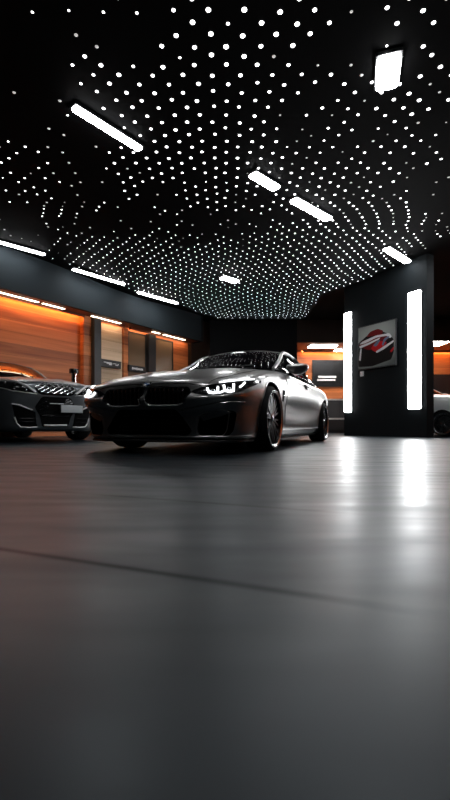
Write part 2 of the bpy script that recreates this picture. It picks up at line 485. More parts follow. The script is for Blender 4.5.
def car_common(p, root):
    me = body_shell(p)
    body = link('body_shell', me, p['paint'], root)
    body.parent = None
    cut(body, cutters_arch(p, p['wr'] + .045), M['cavity'])
    sk0 = Skin(body.data)
    if p.get('front_cut'): cut(body, p['front_cut'](), M['cavity'])
    body.parent = root
    body.data.set_sharp_from_angle(angle=math.radians(38))
    sk = Skin(body.data)
    glasshouse(p, root)
    yw = p['yw']
    for x in (0, -p['wb']):
        for s in (1, -1):
            make_wheel(root, x, s * yw, s, p['wr'], p.get('spokes', 10), p.get('rimm'), p.get('edge'))
    for s in (1, -1):
        # arch lip, sill, door with its handle, mirror
        for x in (0, -p['wb']):
            rr = p['wr'] + .05
            pts = []
            for i in range(25):
                a = math.radians(-12 + 204 * i / 24)
                pts.append(sk.hit((x + rr * math.cos(a), s * 1.0, p['wr'] + rr * math.sin(a)), (0, s, 0), .001))
            tube('arch_lip', pts, .007, p['paint'], root, 6)
        xa, xb = -p['wr'] - .12, -p['wb'] + p['wr'] + .10
        sill = [(xa, s, .20), (xb, s, .22), (xb + .02, s, p['zb'] + .015), (xa, s, p['zb'] + .015)]
        sk.patch('side_skirt', sill, (0, s, -.15), p.get('skirt', M['gloss_black']), root, .018)
        sk.line('skirt_edge', [(xa, s, .215), (xb, s, .235)], (0, s, 0), .006, p['paint'], root, .018, 12)
        d0, d1 = p['door']
        zt = lambda x: interp(p['S'], x) - .025
        out = [(d0, s, .27), (d0 - .02, s, .5), (d0 - .05, s, zt(d0)), ((d0 + d1) / 2, s, zt((d0 + d1) / 2)), (d1, s, zt(d1)), (d1 + .03, s, .55), (d1 + .12, s, .285)]
        door = sk.patch('door', out, (0, s, 0), p['paint'], root, .004, 7)
        hx, hz = d1 + .22, zt(d1 + .22) - .075
        hp = sk.hit((hx, s, hz), (0, s, 0), .03)
        bm = bmesh.new(); add_box(bm, hp, .22, .022, .03, bevel=.009)
        bm_obj('door_handle', bm, p['paint'], door, True, 40)
        sk.patch('handle_cup', rounded_xz([(hx - .10, hz - .04), (hx + .10, hz - .04), (hx + .10, hz + .035), (hx - .10, hz + .035)], .035, s), (0, s, 0), M['cavity'], door, .0055, 3)
        # mirror: egg housing on a stalk, with its glass facing back
        mx, my, mz = p['mirror']
        prof = [(-.075, .02), (-.07, .075), (-.03, .10), (.03, .094), (.075, .06), (.10, .004)]
        bm = bmesh.new(); rings = []
        for dx, k in prof:
            rings.append([bm.verts.new((mx + dx, s * (my + 1.45 * k * math.cos(a) - .02 * dx), mz + .72 * k * math.sin(a) + .012 * math.cos(2 * a))) for a in [2 * math.pi * i / 24 for i in range(24)]])
        for a, b in zip(rings, rings[1:]):
            for i in range(24): bm.faces.new((a[i], a[(i + 1) % 24], b[(i + 1) % 24], b[i]))
        bm.faces.new(rings[0]); bm.faces.new(rings[-1])
        mir = bm_obj('side_mirror', bm, p['paint'], root, True, 50)
        bm = bmesh.new(); rg = [bm.verts.new((mx - .079, s * (my + .125 * math.cos(a)), mz + .06 * math.sin(a))) for a in [2 * math.pi * i / 24 for i in range(24)]]
        rg2 = [bm.verts.new((v.co.x + .008, v.co.y, v.co.z)) for v in rg]
        bm.faces.new(rg); bm.faces.new(rg2)
        for i in range(24): bm.faces.new((rg[i], rg[(i + 1) % 24], rg2[(i + 1) % 24], rg2[i]))
        bm_obj('mirror_glass', bm, M['chrome'], mir)
        tube('mirror_stalk', [(mx - .02, s * (my - .05), mz - .045), (mx - .0, s * (my - .13), mz - .085), (mx + .01, s * (my - .20), mz - .10)], [.02, .022, .03], M['gloss_black'], mir)
        # tail lamp wraps the rear corner
        zr = interp(p['S'], p['xr'] + .1)
        o2 = [(p['xr'], s * .35, zr - .16), (p['xr'], s * .35, zr - .06), (p['xr'] + .25, s * .9, zr - .05), (p['xr'] + .3, s * .92, zr - .13)]
        sk.patch('tail_lamp', o2, (-.8, s * .6, 0), M['red_light'], root, .006)
    return body, sk0

def rounded_xz(poly, r, s):
    return [(x, s, z) for x, z in rounded(poly, r)]

# ------------------------------------------------------------------ the grey coupe
BMW = dict(paint=M['paint'], w=.915, zb=.115, wb=3.25, wr=.335, yw=.945, xc=.12, nexp=4.0, xr=-4.12, xrc=-3.55, spine=.45,
    S=[(-4.2, .86), (-3.7, .905), (-3.2, .925), (-2.5, .92), (-1.6, .92), (-1.0, .925), (-.5, .895), (0, .84), (.4, .762), (.7, .69), (.97, .64)],
    H=[(-4.2, .88), (-3.8, .95), (-3.2, .97), (-1.2, .97), (-.9, .965), (-.5, .94), (0, .89), (.4, .825), (.57, .79), (.7, .755), (.86, .70), (.97, .64)],
    nose=[(0, .88), (.04, .935), (.2, .945), (.47, .95), (.58, .97), (.66, 1.005), (.72, 1.03), (.765, 1.018), (.83, .97), (.92, .957), (1, .94)],
    wid=[(0, .89), (.05, .94), (.2, .965), (.47, .975), (.6, .99), (.73, 1.0), (.85, .982), (.92, .962), (.96, .935), (.985, .905), (1, .86)],
    belt=[(-.86, .70, .96), (-1.22, .765, .955), (-1.66, .785, .955), (-2.3, .80, .96), (-2.9, .79, .96), (-3.4, .74, .96), (-3.75, .66, .95)],
    rail=[(-.86, .69, .97), (-1.26, .655, 1.13), (-1.66, .60, 1.30), (-2.3, .575, 1.335), (-2.9, .57, 1.27), (-3.4, .58, 1.11), (-3.78, .61, .96)],
    crown=[(-.62, 0, .945), (-1.08, 0, 1.14), (-1.54, 0, 1.345), (-2.3, 0, 1.39), (-2.9, 0, 1.335), (-3.4, 0, 1.16), (-3.85, 0, .95)],
    i_ws=2, i_rw=4.2, i_post=3.2, door=(-.66, -2.05), mirror=(-1.12, .93, 1.0))
K_POLY = rounded([(.025, .47), (.05, .445), (.36, .445), (.43, .48), (.455, .555), (.43, .595), (.05, .612), (.02, .595)], .035)
I_POLY = rounded([(.53, .355), (.74, .400), (.81, .385), (.785, .215), (.75, .17), (.53, .165), (.50, .22)], .04)
L_POLY = rounded([(-.30, .405), (.30, .405), (.36, .345), (.455, .215), (.42, .175), (-.42, .175), (-.455, .215), (-.36, .345)], .03)
def bmw_front():
    bm = bmesh.new()
    X = lambda u, v, w: Vector((w, u, v))
    add_prism(bm, L_POLY, (.84, 1.3), X)
    for s in (1, -1):
        add_prism(bm, [(u * s, v) for u, v in K_POLY], (.90, 1.3), X)
        add_prism(bm, [(u * s, v) for u, v in I_POLY], (.60, 1.3), X)
    return bm
BMW['front_cut'] = bmw_front

def front_curve(sk, z0, z1, a, piv=.1, n=40, off=.003, zmid=None):
    """points round the nose at a height, -a..a degrees of plan angle"""
    out = []
    for i in range(n + 1):
        f = math.radians(-a + 2 * a * i / n); d = Vector((math.cos(f), math.sin(f), 0))
        z = z0 + (z1 - z0) * abs(2 * i / n - 1) ** 2
        out.append(sk.hit(Vector((piv, 0, z)) + d * .5, d, off))
    return out

A1 = .3878
coupe = empty('sports_coupe', (-.3605, 4.822, 0), -math.pi / 2 - A1)
tag(coupe, 'satin grey sports coupe with white angular headlights parked in the middle of the floor', 'car')
body, sk = car_common(BMW, coupe)
# headlamps
for s in (1, -1):
    Yv = lambda q: (q[0], q[1] * s, q[2])
    out = [(.991, .495, .565), (.965, .55, .592), (.91, .62, .618), (.78, .74, .645), (.60, .80, .668), (.42, .84, .688), (.28, .86, .692), (.34, .89, .672), (.518, .89, .63), (.719, .86, .575), (.829, .81, .545), (.904, .735, .530), (.952, .65, .522), (.975, .583, .527), (.989, .523, .541)]
    d = (.75, .66 * s, .1)
    hl = sk.patch('headlight', [Yv(q) for q in out], d, M['gloss_black'], coupe, .005, 7)
    for loop in ([(.955, .632, .590), (.950, .635, .545), (.935, .665, .533), (.915, .70, .545), (.905, .705, .60)],
                 [(.868, .742, .610), (.872, .75, .560), (.85, .78, .548), (.82, .805, .560), (.795, .80, .625)]):
        sk.line('daytime_light', [Yv(q) for q in loop], d, .0105, M['drl'], hl, .011, 5)
        c = [sum(q[i] for q in loop) / len(loop) for i in range(3)]
        p0 = sk.hit(Yv((c[0], c[1], c[2] - .005)), d, .006); bm = bmesh.new()
        bmesh.ops.create_uvsphere(bm, u_segments=20, v_segments=12, radius=.022)
        bmesh.ops.translate(bm, verts=bm.verts, vec=p0 - Vector(d).normalized() * .006)
        bm_obj('projector_lens', bm, M['chrome'], hl, True)
    sk.line('daytime_light', [Yv(q) for q in [(.86, .69, .636), (.76, .755, .650), (.62, .80, .668), (.44, .84, .688)]], d, .007, M['drl'], hl, .010, 5)
    sk.line('daytime_light', [Yv(q) for q in [(.955, .632, .540), (.91, .72, .540), (.872, .755, .565)]], d, .0085, M['drl'], hl, .011, 5)
    sk.line('daytime_light', [Yv(q) for q in [(.74, .83, .600), (.66, .85, .645)]], d, .009, M['drl'], hl, .011, 4)
    if s > 0:
        pass
    # kidney grille half: chrome surround, upright slats, their upper glints put in as chrome tips
    kp = [(1.0, u * s, v) for u, v in K_POLY]
    gs = sk.line('grille_surround', kp, (1, 0, 0), .0085, M['gloss_black'], coupe, .001, 1, True)
    low = [(1.0, u * s, v) for u, v in [(.03, .50), (.036, .462), (.06, .447), (.2, .445), (.35, .445), (.40, .462)]]
    sk.line('chrome_edge', low, (1, 0, 0), .0060, M['bright_trim'], gs, .008, 5)
    for i in range(8):
        y = (.065 + .046 * i) * s
        bm = bmesh.new(); add_box(bm, (.952, y, .525), .05, .013, .16, bevel=.004); sl = bm_obj('grille_slat', bm, M['gloss_black'], gs)
        bm = bmesh.new(); add_box(bm, (.978, y, .585 - .008 * (i / 7)), .008, .010, .022, bevel=.003); bm_obj('slat_tip_glint', bm, M['chrome'], gs)
    # side intake: thin bright border and a fin inside
    ip = [(1.0, u * s, v) for u, v in I_POLY]
    fr_ = sk.line('intake_border', ip, (1, .25 * s, 0), .005, M['paint'], coupe, .002, 1, True)
    sk.patch('intake_blade', [(.95, s * .53, .345), (.9, s * .74, .395), (.86, s * .80, .375), (.9, s * .72, .345), (.95, s * .56, .30)], (1, .2 * s, 0), M['paint'], coupe, -.012, 5)
    # ridge that runs from the lower intake up to the wheel arch
    sk.line('bumper_ridge', [(.985, s * .36, .385), (.975, s * .55, .425), (.935, s * .68, .452), (.837, s * .80, .466), (.70, s * .87, .468)], (.8, .6 * s, 0), .011, M['paint'], coupe, -.001, 8)
    sk.patch('fender_vent', [(-.44, s, .665), (-.55, s, .67), (-.53, s, .54), (-.47, s, .545)], (0, s, 0), M['cavity'], coupe, .006, 4)
    sk.line('vent_blade', [(-.455, s, .607), (-.545, s, .607)], (0, s, 0), .006, M['chrome'], coupe, .008, 4)
# front lip and splitter
lip = front_curve(sk, .158, .170, 66)
tube('lip_edge', lip, .0065, M['paint'], coupe, 6)
lo = front_curve(sk, .125, .125, 70)
bm = bmesh.new()
rows = [[bm.verts.new((v + (v - Vector((.1, 0, v.z))).normalized() * o + Vector((0, 0, dz)))) for v in lo] for o, dz in ((-.05, .02), (.028, .012), (.034, .0), (.028, -.012), (-.08, -.014))]
for r0, r1 in zip(rows, rows[1:]):
    for i in range(len(lo) - 1): bm.faces.new((r0[i], r0[i + 1], r1[i + 1], r1[i]))
bm_obj('splitter', bm, M['trim_black'], coupe, True, 40)
lm = [(1.0, u, v) for u, v in L_POLY]
sk.line('intake_border', lm, (1, 0, 0), .004, M['gloss_black'], coupe, .001, 1, True)
bm = bmesh.new()
for z in (.215, .25, .285, .32, .355): add_box(bm, (.872, 0, z), .02, .66 + (.355 - z) * .9, .008)
bm_obj('intake_mesh', bm, M['trim_black'], coupe)
# bonnet shut lines and roundel
for s in (1, -1):
    sk.line('bonnet_seam', [(.90, s * .60, .64), (.6, s * .71, .69), (.2, s * .755, .735), (-.3, s * .745, .79), (-.75, s * .735, .85)], (0, 0, 1), .0035, M['cavity'], coupe, .0005, 8)
sk.line('bonnet_seam', [(.945, s_ * .06, .65) for s_ in range(-9, 10)], (.5, 0, .87), .003, M['cavity'], coupe, .0005, 2)
ec = sk.hit((.955, 0, .66), (.55, 0, .83), .004); en = Vector((.62, 0, .78)).normalized(); eu = Vector((0, 1, 0)); ev = en.cross(eu); ev = ev if ev.z > 0 else -ev
def disc_part(name, r0, r1, a0, a1, h, m, par):
    bm = bmesh.new(); n = 24; A = [a0 + (a1 - a0) * i / n for i in range(n + 1)]
    P = lambda r, a, w_: ec + eu * (r * math.cos(a)) + ev * (r * math.sin(a)) + en * w_
    for i in range(n):
        q = [P(r0, A[i], h), P(r1, A[i], h), P(r1, A[i + 1], h), P(r0, A[i + 1], h)]
        top_ = [bm.verts.new(v) for v in q]; bot = [bm.verts.new(v - en * .008) for v in q]
        bm.faces.new(top_); bm.faces.new(bot[::-1])
        for k in range(4): bm.faces.new((top_[k], top_[(k + 1) % 4], bot[(k + 1) % 4], bot[k]))
    bmesh.ops.remove_doubles(bm, verts=bm.verts, dist=1e-5)
    return bm_obj(name, bm, m, par)
em = disc_part('round_emblem', .030, .046, 0, 2 * math.pi, .004, M['chrome'], coupe)
for k in range(4):
    disc_part('emblem_quarter', .0005, .029, k * math.pi / 2, (k + 1) * math.pi / 2, .002, M['badge_blue'] if k % 2 else M['badge_white'], em)
# striped letter badge in the grille
bm = bmesh.new(); X = lambda u, v, w: Vector((w, u, v))
for i in range(3): add_prism(bm, [(.300 + .014 * i, .548), (.308 + .014 * i, .548), (.316 + .014 * i, .575), (.308 + .014 * i, .575)], (.982, .990), X)
add_prism(bm, [(.345, .548), (.352, .548), (.357, .565), (.364, .552), (.368, .552), (.377, .566), (.377, .548), (.385, .548), (.387, .575), (.378, .575), (.367, .561), (.358, .575), (.350, .575)], (.982, .990), X)
bm_obj('letter_badge', bm, M['chrome'], coupe)

# ------------------------------------------------------------------ the slate-grey car by the timber wall
AUD = dict(paint=M['paint_dark'], w=.93, zb=.17, wb=2.72, wr=.36, yw=.95, xc=.10, nexp=3.4, xr=-3.62, xrc=-3.1, spine=.40,
    S=[(-3.5, 1.0), (-2.5, 1.10), (-1.2, 1.09), (-.5, 1.06), (0, 1.03), (.5, .99), (.9, .95)],
    H=[(-3.5, 1.02), (-2.8, 1.15), (-1.0, 1.17), (-.7, 1.16), (-.2, 1.13), (.3, 1.09), (.7, 1.03), (.9, .95)],
    nose=[(0, .80), (.05, .86), (.25, .88), (.5, .90), (.75, .91), (.92, .90), (1, .86)],
    wid=[(0, .88), (.05, .94), (.2, .97), (.5, .99), (.75, 1.0), (.9, .985), (1, .90)],
    belt=[(-0.950, .72, 1.150), (-1.350, .80, 1.160), (-1.800, .815, 1.170), (-2.300, .82, 1.180), (-2.800, .80, 1.190), (-3.200, .74, 1.170), (-3.500, .66, 1.130)],
    rail=[(-0.950, .71, 1.160), (-1.350, .67, 1.370), (-1.800, .62, 1.530), (-2.300, .60, 1.570), (-2.800, .59, 1.520), (-3.200, .60, 1.350), (-3.520, .62, 1.150)],
    crown=[(-0.700, 0, 1.140), (-1.150, 0, 1.380), (-1.650, 0, 1.580), (-2.300, 0, 1.630), (-2.800, 0, 1.590), (-3.250, 0, 1.410), (-3.600, 0, 1.150)],
    i_ws=2, i_rw=4.3, i_post=2.9, door=(-.58, -1.75), mirror=(-1.150, .96, 1.210), spokes=7)
grey = empty('grey_car', (-3.42, 7.70, 0), -math.pi / 2 + .80)
tag(grey, 'slate grey car with chrome lattice grille and blank plate beside the orange timber wall', 'car')
body2, sk2 = car_common(AUD, grey)


def lattice(poly, pitch, r, conv):
    """diamond lattice of thin bars inside a 2D outline (even-odd clip), as one mesh"""
    bm = bmesh.new(); P = [Vector(q) for q in poly]; N = len(P)
    x0, x1 = min(p.x for p in P), max(p.x for p in P); y0, y1 = min(p.y for p in P), max(p.y for p in P)
    for sl in (.55, -.55):
        k = -int(3 / pitch)
        while k < 3 / pitch:
            c0 = k * pitch; k += 1
            hits = []
            for i in range(N):
                a, b = P[i], P[(i + 1) % N]; fa, fb = a.y - sl * a.x - c0, b.y - sl * b.x - c0
                if fa * fb < 0: t = fa / (fa - fb); hits.append(a.lerp(b, t))
            hits.sort(key=lambda q: q.x)
            for a, b in zip(hits[::2], hits[1::2]):
                if (b - a).length < .03: continue
                m_ = max(2, int((b - a).length / .05)); add_tube(bm, [conv(a.lerp(b, i / m_)) for i in range(m_ + 1)], r, 5)
    return bm
def grey_face(root, sk):
    fr = lambda y, z: sk.hit((.8, y, z), (1, 0, .12), .006)
    # upper grille band: black ground with a bright lattice
    band = [(-.36, .905), (-.30, .80), (-.24, .775), (.24, .775), (.30, .80), (.36, .905), (.22, .955), (-.22, .955)]
    gp = sk.patch('grille', [(1, y, z) for y, z in band], (1, 0, .12), M['gloss_black'], root, .004, 7)
    bm_obj('grille_lattice', lattice(band, .062, .0105, lambda q: fr(q.x, q.y)), M['rim_edge'], gp, True, 60)
    # lower mouth with plate, honeycomb cheeks and silver bars
    low = rounded([(-.35, .56), (-.24, .735), (.24, .735), (.35, .56), (.26, .42), (.22, .25), (-.22, .25), (-.26, .42)], .04)
    lw = sk.patch('lower_grille', [(1, y, z) for y, z in low], (1, 0, 0), M['cavity'], root, .003, 7)
    for s in (-1, 1):
        cheek = [(s * .335, .56), (s * .235, .715), (s * .15, .715), (s * .13, .55), (s * .19, .40), (s * .25, .42)]
        bm_obj('honeycomb', lattice(cheek, .05, .005, lambda q: sk.hit((1, q.x, q.y), (1, 0, 0), .007)), M['gloss_black'], lw, True, 60)
    sk.line('silver_bar', [(1, -.11, .627), (1, .12, .627)], (1, 0, 0), .007, M['bright_trim'], lw, .006, 6)
    sk.line('silver_bar', [(1, -.19, .275), (1, 0, .27), (1, .19, .275)], (1, 0, 0), .016, M['bright_trim'], lw, .006, 8)
    sk.line('grille_bar', [(1, -.22, .43), (1, 0, .425), (1, .22, .43)], (1, 0, 0), .012, M['gloss_black'], lw, .006, 8)
    pc = sk.hit((1, .26, .55), (1, 0, 0), .03)
    nrm = Vector((.99, .10, 0)).normalized(); u = Vector((-nrm.y, nrm.x, 0))
    bm = bmesh.new(); add_box(bm, pc, .40, .015, .125, u, nrm, Vector((0, 0, 1)), bevel=.006); bm_obj('plate', bm, M['plate'], root)
    bm = bmesh.new(); add_box(bm, pc - nrm * .014, .43, .02, .15, u, nrm, Vector((0, 0, 1)), bevel=.006); bm_obj('plate_holder', bm, M['trim_black'], root)
    for s in (-1, 1):
        Y = lambda pts: [(x, s * y, z) for x, y, z in pts]
        # slim headlamp with a bright brow
        o1 = Y([(.90, .33, .80), (.89, .46, .885), (.80, .60, .955), (.70, .74, .975), (.58, .84, .98), (.42, .90, .975), (.55, .90, .92), (.72, .80, .85), (.84, .66, .805), (.905, .48, .785), (.91, .33, .768)])
        d = (.8, .45 * s, .25)
        hl = sk.patch('headlight', o1, d, M['gloss_black'], root, .005, 7)
        sk.line('chrome_brow', Y([(.905, .34, .80), (.89, .46, .890), (.80, .60, .960), (.70, .74, .980), (.58, .84, .984)]), d, .017, M['bright_trim'], hl, .008, 7)
        sk.line('chrome_edge', Y([(.91, .32, .772), (.905, .48, .787), (.84, .66, .806), (.72, .80, .85), (.55, .90, .92)]), d, .006, M['bright_trim'], hl, .008, 7)
        for q in Y([(.86, .52, .88), (.82, .62, .91), (.74, .74, .93), (.84, .64, .85), (.89, .48, .83)]):
            p0 = sk.hit(q, d, .008); bm = bmesh.new(); bmesh.ops.create_uvsphere(bm, u_segments=14, v_segments=8, radius=.016); bmesh.ops.translate(bm, verts=bm.verts, vec=p0)
            bm_obj('lamp_lens', bm, M['chrome'], hl, True)
        # side intake outlined in silver
        dd = (1, .3 * s, 0)
        ip = Y([(1, .72, .605), (1, .55, .56), (1, .37, .485), (1, .35, .30), (1, .33, .245), (1, .59, .235), (1, .66, .33)])
        ik = sk.patch('side_intake', ip, dd, M['cavity'], root, .004, 6)
        sk.line('silver_edge', Y([(1, .72, .605), (1, .62, .59), (1, .52, .552), (1, .42, .515)]), dd, .011, M['bright_trim'], ik, .007, 5)
        sk.line('silver_edge', Y([(1, .68, .40), (1, .645, .30), (1, .59, .245), (1, .46, .238), (1, .34, .245)]), dd, .011, M['bright_trim'], ik, .007, 5)
        for z in (.33, .38): sk.line('intake_fin', Y([(1, .62, z), (1, .40, z)]), dd, .008, M['gloss_black'], ik, .008, 5)
grey_face(grey, sk2)

# ------------------------------------------------------------------ the white car behind the pillar
WHT = dict(AUD); WHT.update(paint=M['paint_white'], wr=.325, spokes=6, zb=.15, rimm=M['rim_edge'])
white = empty('white_car', (6.47, 11.67, 0), math.radians(-60))
tag(white, 'white car mostly hidden behind the pillar with a dark alloy wheel', 'car')
body3, sk3 = car_common(WHT, white)

# ------------------------------------------------------------------ the showroom
CEIL = 4.25
def wave(x, y):
    k = max(0, min(1, (y - 7.0) / 4.0)); k = k * k * (3 - 2 * k)
    e = max(0, min(1, (15.6 - y) / .8))
    return -k * e * (.055 + .055 * math.sin(1.25 * x + .35 * y + .6) + .03 * math.sin(.9 * y - .8 * x))

struct = lambda o: tag(o, kind='structure')
struct(box('floor', (1.5, 8, -.06), 24, 24, .12, M['floor']))
# undulating black ceiling sheet with the light dots set into it
bm = bmesh.new(); NX, NY = 90, 110
gr = [[bm.verts.new((-9 + 20 * i / NX, -3.5 + 22 * j / NY, CEIL + wave(-9 + 20 * i / NX, -3.5 + 22 * j / NY))) for i in range(NX + 1)] for j in range(NY + 1)]
gt = [[bm.verts.new((-9 + 20 * i / 1, -3.5 + 22 * j / 1, CEIL + .25)) for i in range(2)] for j in range(2)]
for j in range(NY):
    for i in range(NX): bm.faces.new((gr[j][i], gr[j][i + 1], gr[j + 1][i + 1], gr[j + 1][i]))
bm.faces.new((gt[0][0], gt[0][1], gt[1][1], gt[1][0]))
bm.faces.new([gr[0][i] for i in range(NX + 1)] + [gt[0][1], gt[0][0]])
bm.faces.new([gr[NY][i] for i in range(NX + 1)] + [gt[1][1], gt[1][0]])
bm.faces.new([gr[j][0] for j in range(NY + 1)] + [gt[1][0], gt[0][0]])
bm.faces.new([gr[j][NX] for j in range(NY + 1)] + [gt[1][1], gt[0][1]])
struct(bm_obj('ceiling', bm, M['ceiling'], None, True, 50))

# ---- left wall: a timber wall set back under a slate fascia
WD = Vector((.565, .825, 0)).normalized(); WN = Vector((WD.y, -WD.x, 0)); UP = Vector((0, 0, 1))
F0 = Vector((-4.97, 9.5, 0)); FB = 3.31
W0 = F0 - WN * .55
def wall_s(px, off=0.0):
    """distance along the wall (wall plane + off) at which column px of the view meets it"""
    k = (px - 225) / F; P = W0 + WN * off
    return (k * P.y - P.x) / (WD.x - k * WD.y)
def wp(s, off, z): return W0 + WD * s + WN * off + UP * z
def wbox(name, s0, s1, o0, o1, z0, z1, m, parent=None, bevel=0):
    return box(name, wp((s0 + s1) / 2, (o0 + o1) / 2, (z0 + z1) / 2), s1 - s0, o1 - o0, z1 - z0, m, parent, bevel, ux=WD, uy=WN, uz=UP)
def wall_frame_box(name, s0, s1, o0, o1, z0, z1, m, parent=None, bevel=0):
    """same box but with the object's own axes along the wall, so that wood grain follows it"""
    o = box(name, (0, 0, 0), s1 - s0, o1 - o0, z1 - z0, m, parent, bevel)
    rz = math.atan2(WD.y, WD.x)
    o.location = wp((s0 + s1) / 2, (o0 + o1) / 2, (z0 + z1) / 2); o.rotation_euler = (0, 0, rz + math.pi if False else rz)
    return o
sL, sEnd = -9.0, wall_s(188)
sFrame0, sFrame1 = wall_s(87.5), wall_s(94.5)
struct(wall_frame_box('wall_left', sL, sFrame0, -.2, 0, 0, FB + .05, M['wood']))
struct(wall_frame_box('wall_left_far', sFrame1, sEnd, -.2, 0, 0, FB + .05, M['wood']))
sB = wall_s(80)
struct(wall_frame_box('trim_left_return', sB, sFrame0, 0, .16, 0, FB, M['wood']))
struct(wbox('wall_left_black', sEnd, sEnd + 5.5, -.2, .16, 0, CEIL, M['dark_brown']))
struct(wbox('wall_left_fascia', sL, sEnd + .02, .50, .60, FB, CEIL + .05, M['fascia']))
struct(wall_frame_box('ceiling_left_soffit', sL, sEnd, 0, .50, FB, FB + .08, M['soffit_wood']))
struct(wbox('wall_left_fascia_end', sEnd - .0, sEnd + .12, 0, .60, FB - .0, CEIL + .05, M['black_wall']))
# black steel column between the two bays
c = wbox('steel_column', sFrame0, sFrame1, -.02, .30, 0, FB, M['frame'], None, .008)
tag(c, 'tall black steel column dividing the orange timber wall from the pale panel', 'column')
# warm LED channels along the head of the timber
for (p0, p1, lab) in ((-160, 80, 'long warm LED strip glowing along the head of the orange timber wall'),
                      (97, 120, 'short warm LED strip above the pale wood panel'),
                      (127, 186, 'warm LED strip above the smoked glass panels and far timber')):
    a, b = wall_s(p0), wall_s(p1)
    root = empty('led_strip', wp((a + b) / 2, .15, FB)); tag(root, lab, 'light strip', 'warm strips under the soffit')
    bm = bmesh.new(); add_box(bm, -UP * .02, b - a, .03, .03, WD, WN, UP); bm_obj('led_channel', bm, M['warm_soft'] if p0 > 90 else M['warm'], root)
    bm = bmesh.new(); add_box(bm, -UP * .035 + WN * .035, b - a + .03, .02, .07, WD, WN, UP)
    for e in (-1, 1): add_box(bm, -UP * .035 + WD * (e * ((b - a) / 2 + .012)), .018, .07, .07, WD, WN, UP)
    bm_obj('pelmet', bm, M['soffit_wood'], root)
# linear lamps in the soffit
for (p0, p1, off, lab) in ((-40, 39, .30, 'long white recessed lamp under the soffit, nearest over the orange timber'),
                           (42, 65, .30, 'short white recessed lamp under the soffit just before the black column'),
                           (91, 121, .30, 'white recessed lamp under the soffit right after the black column'),
                           (152, 160, .30, 'tiny white recessed lamp under the soffit above the second glass panel'),
                           (163, 185, .30, 'farthest white recessed lamp under the soffit at the timber corner')):
    a, b = wall_s(p0, off), wall_s(p1, off)
    root = empty('soffit_lamp', wp((a + b) / 2, off, FB)); tag(root, lab, 'ceiling lamp', 'linear lamps in the left soffit')
    L = b - a
    bm = bmesh.new(); add_box(bm, (0, 0, -.006), L, .10, .012, WD, WN, UP); bm_obj('housing', bm, M['frame'], root)
    bm = bmesh.new(); add_box(bm, (0, 0, -.016), L - .03, .07, .012, WD, WN, UP, bevel=.004); bm_obj('diffuser', bm, M['warm_white'], root)
# wall panels of the second bay
a, b = sFrame1 + .01, wall_s(121)
o = wall_frame_box('oak_panel', a, b, 0, .05, .05, FB - .06, M['pale_wood'], None, .006)
tag(o, 'tall pale oak wall panel beside the black steel column', 'wall panel')
o = wall_frame_box('timber_post', wall_s(121.3), wall_s(126), 0, .10, 0, FB - .06, M['wood'], None, .006)
tag(o, 'narrow dark timber post between the pale oak and the glass', 'post')
for (p0, p1, lab) in ((126.5, 145, 'smoked glass panel in black frame next to the pale oak panel'), (153, 172, 'smoked glass panel in black frame at the far end next to orange timber')):
    a, b = wall_s(p0), wall_s(p1)
    root = empty('glass_panel', wp((a + b) / 2, .03, 0)); tag(root, lab, 'glass panel', 'smoked glass wall panels')
    W_ = b - a; H_ = FB - .10
    bm = bmesh.new(); add_box(bm, (0, 0, H_ / 2), W_ - .08, .02, H_ - .08, WD, WN, UP); bm_obj('pane', bm, M['smoked'], root)
    bm = bmesh.new()
    for dx in (-1, 1): add_box(bm, WD * (dx * (W_ / 2 - .02)) + UP * (H_ / 2), .04, .06, H_, WD, WN, UP)
    for z in (.02, H_ - .02): add_box(bm, UP * z, W_, .055, .04, WD, WN, UP)
    bm_obj('frame', bm, M['frame'], root)
o = wbox('glazing_column', wall_s(145.5), wall_s(152.5), 0, .16, 0, FB - .06, M['frame'], None, .006)
tag(o, 'black steel column between the two smoked glass panels', 'column')
# small black nameplates with illegible white lettering
def nameplate(p0, p1, y0, y1, lab, glyphs):
    a, b = wall_s(p0, .12), wall_s(p1, .12)
    d = (W0 + WD * ((a + b) / 2) + WN * .12).y
    z0, z1 = EYE + (HZ - y1) * d / F, EYE + (HZ - y0) * d / F
    root = empty('nameplate', wp((a + b) / 2, .12, (z0 + z1) / 2)); tag(root, lab, 'sign', 'black nameplates on the left wall')
    W_, H_ = b - a, z1 - z0
    bm = bmesh.new(); add_box(bm, (0, 0, 0), W_, .10, H_, WD, WN, UP, bevel=.01); bm_obj('plate', bm, M['frame'], root)
    bm = bmesh.new()
    for (u, v, wd, hh) in glyphs:
        add_box(bm, WD * (u * W_) + UP * (v * H_) + WN * .054, wd * W_, .008, hh * H_, WD, WN, UP)
    bm_obj('lettering', bm, M['badge_white'], root)
nameplate(97, 120, 360, 367.5, 'black nameplate with a winged white mark on the pale oak panel',
          [(-.10, .10, .34, .10), (-.03, -.02, .24, .09), (.01, -.14, .12, .12), (.2, .06, .16, .07), (.3, -.10, .12, .10), (.36, .05, .05, .09)])
nameplate(128, 144.5, 366, 372, 'smaller black nameplate with a white word at the foot of the first glass panel',
          [(-.30 + .085 * i, -.02, .05, .26 if i % 3 else .36) for i in range(8)])
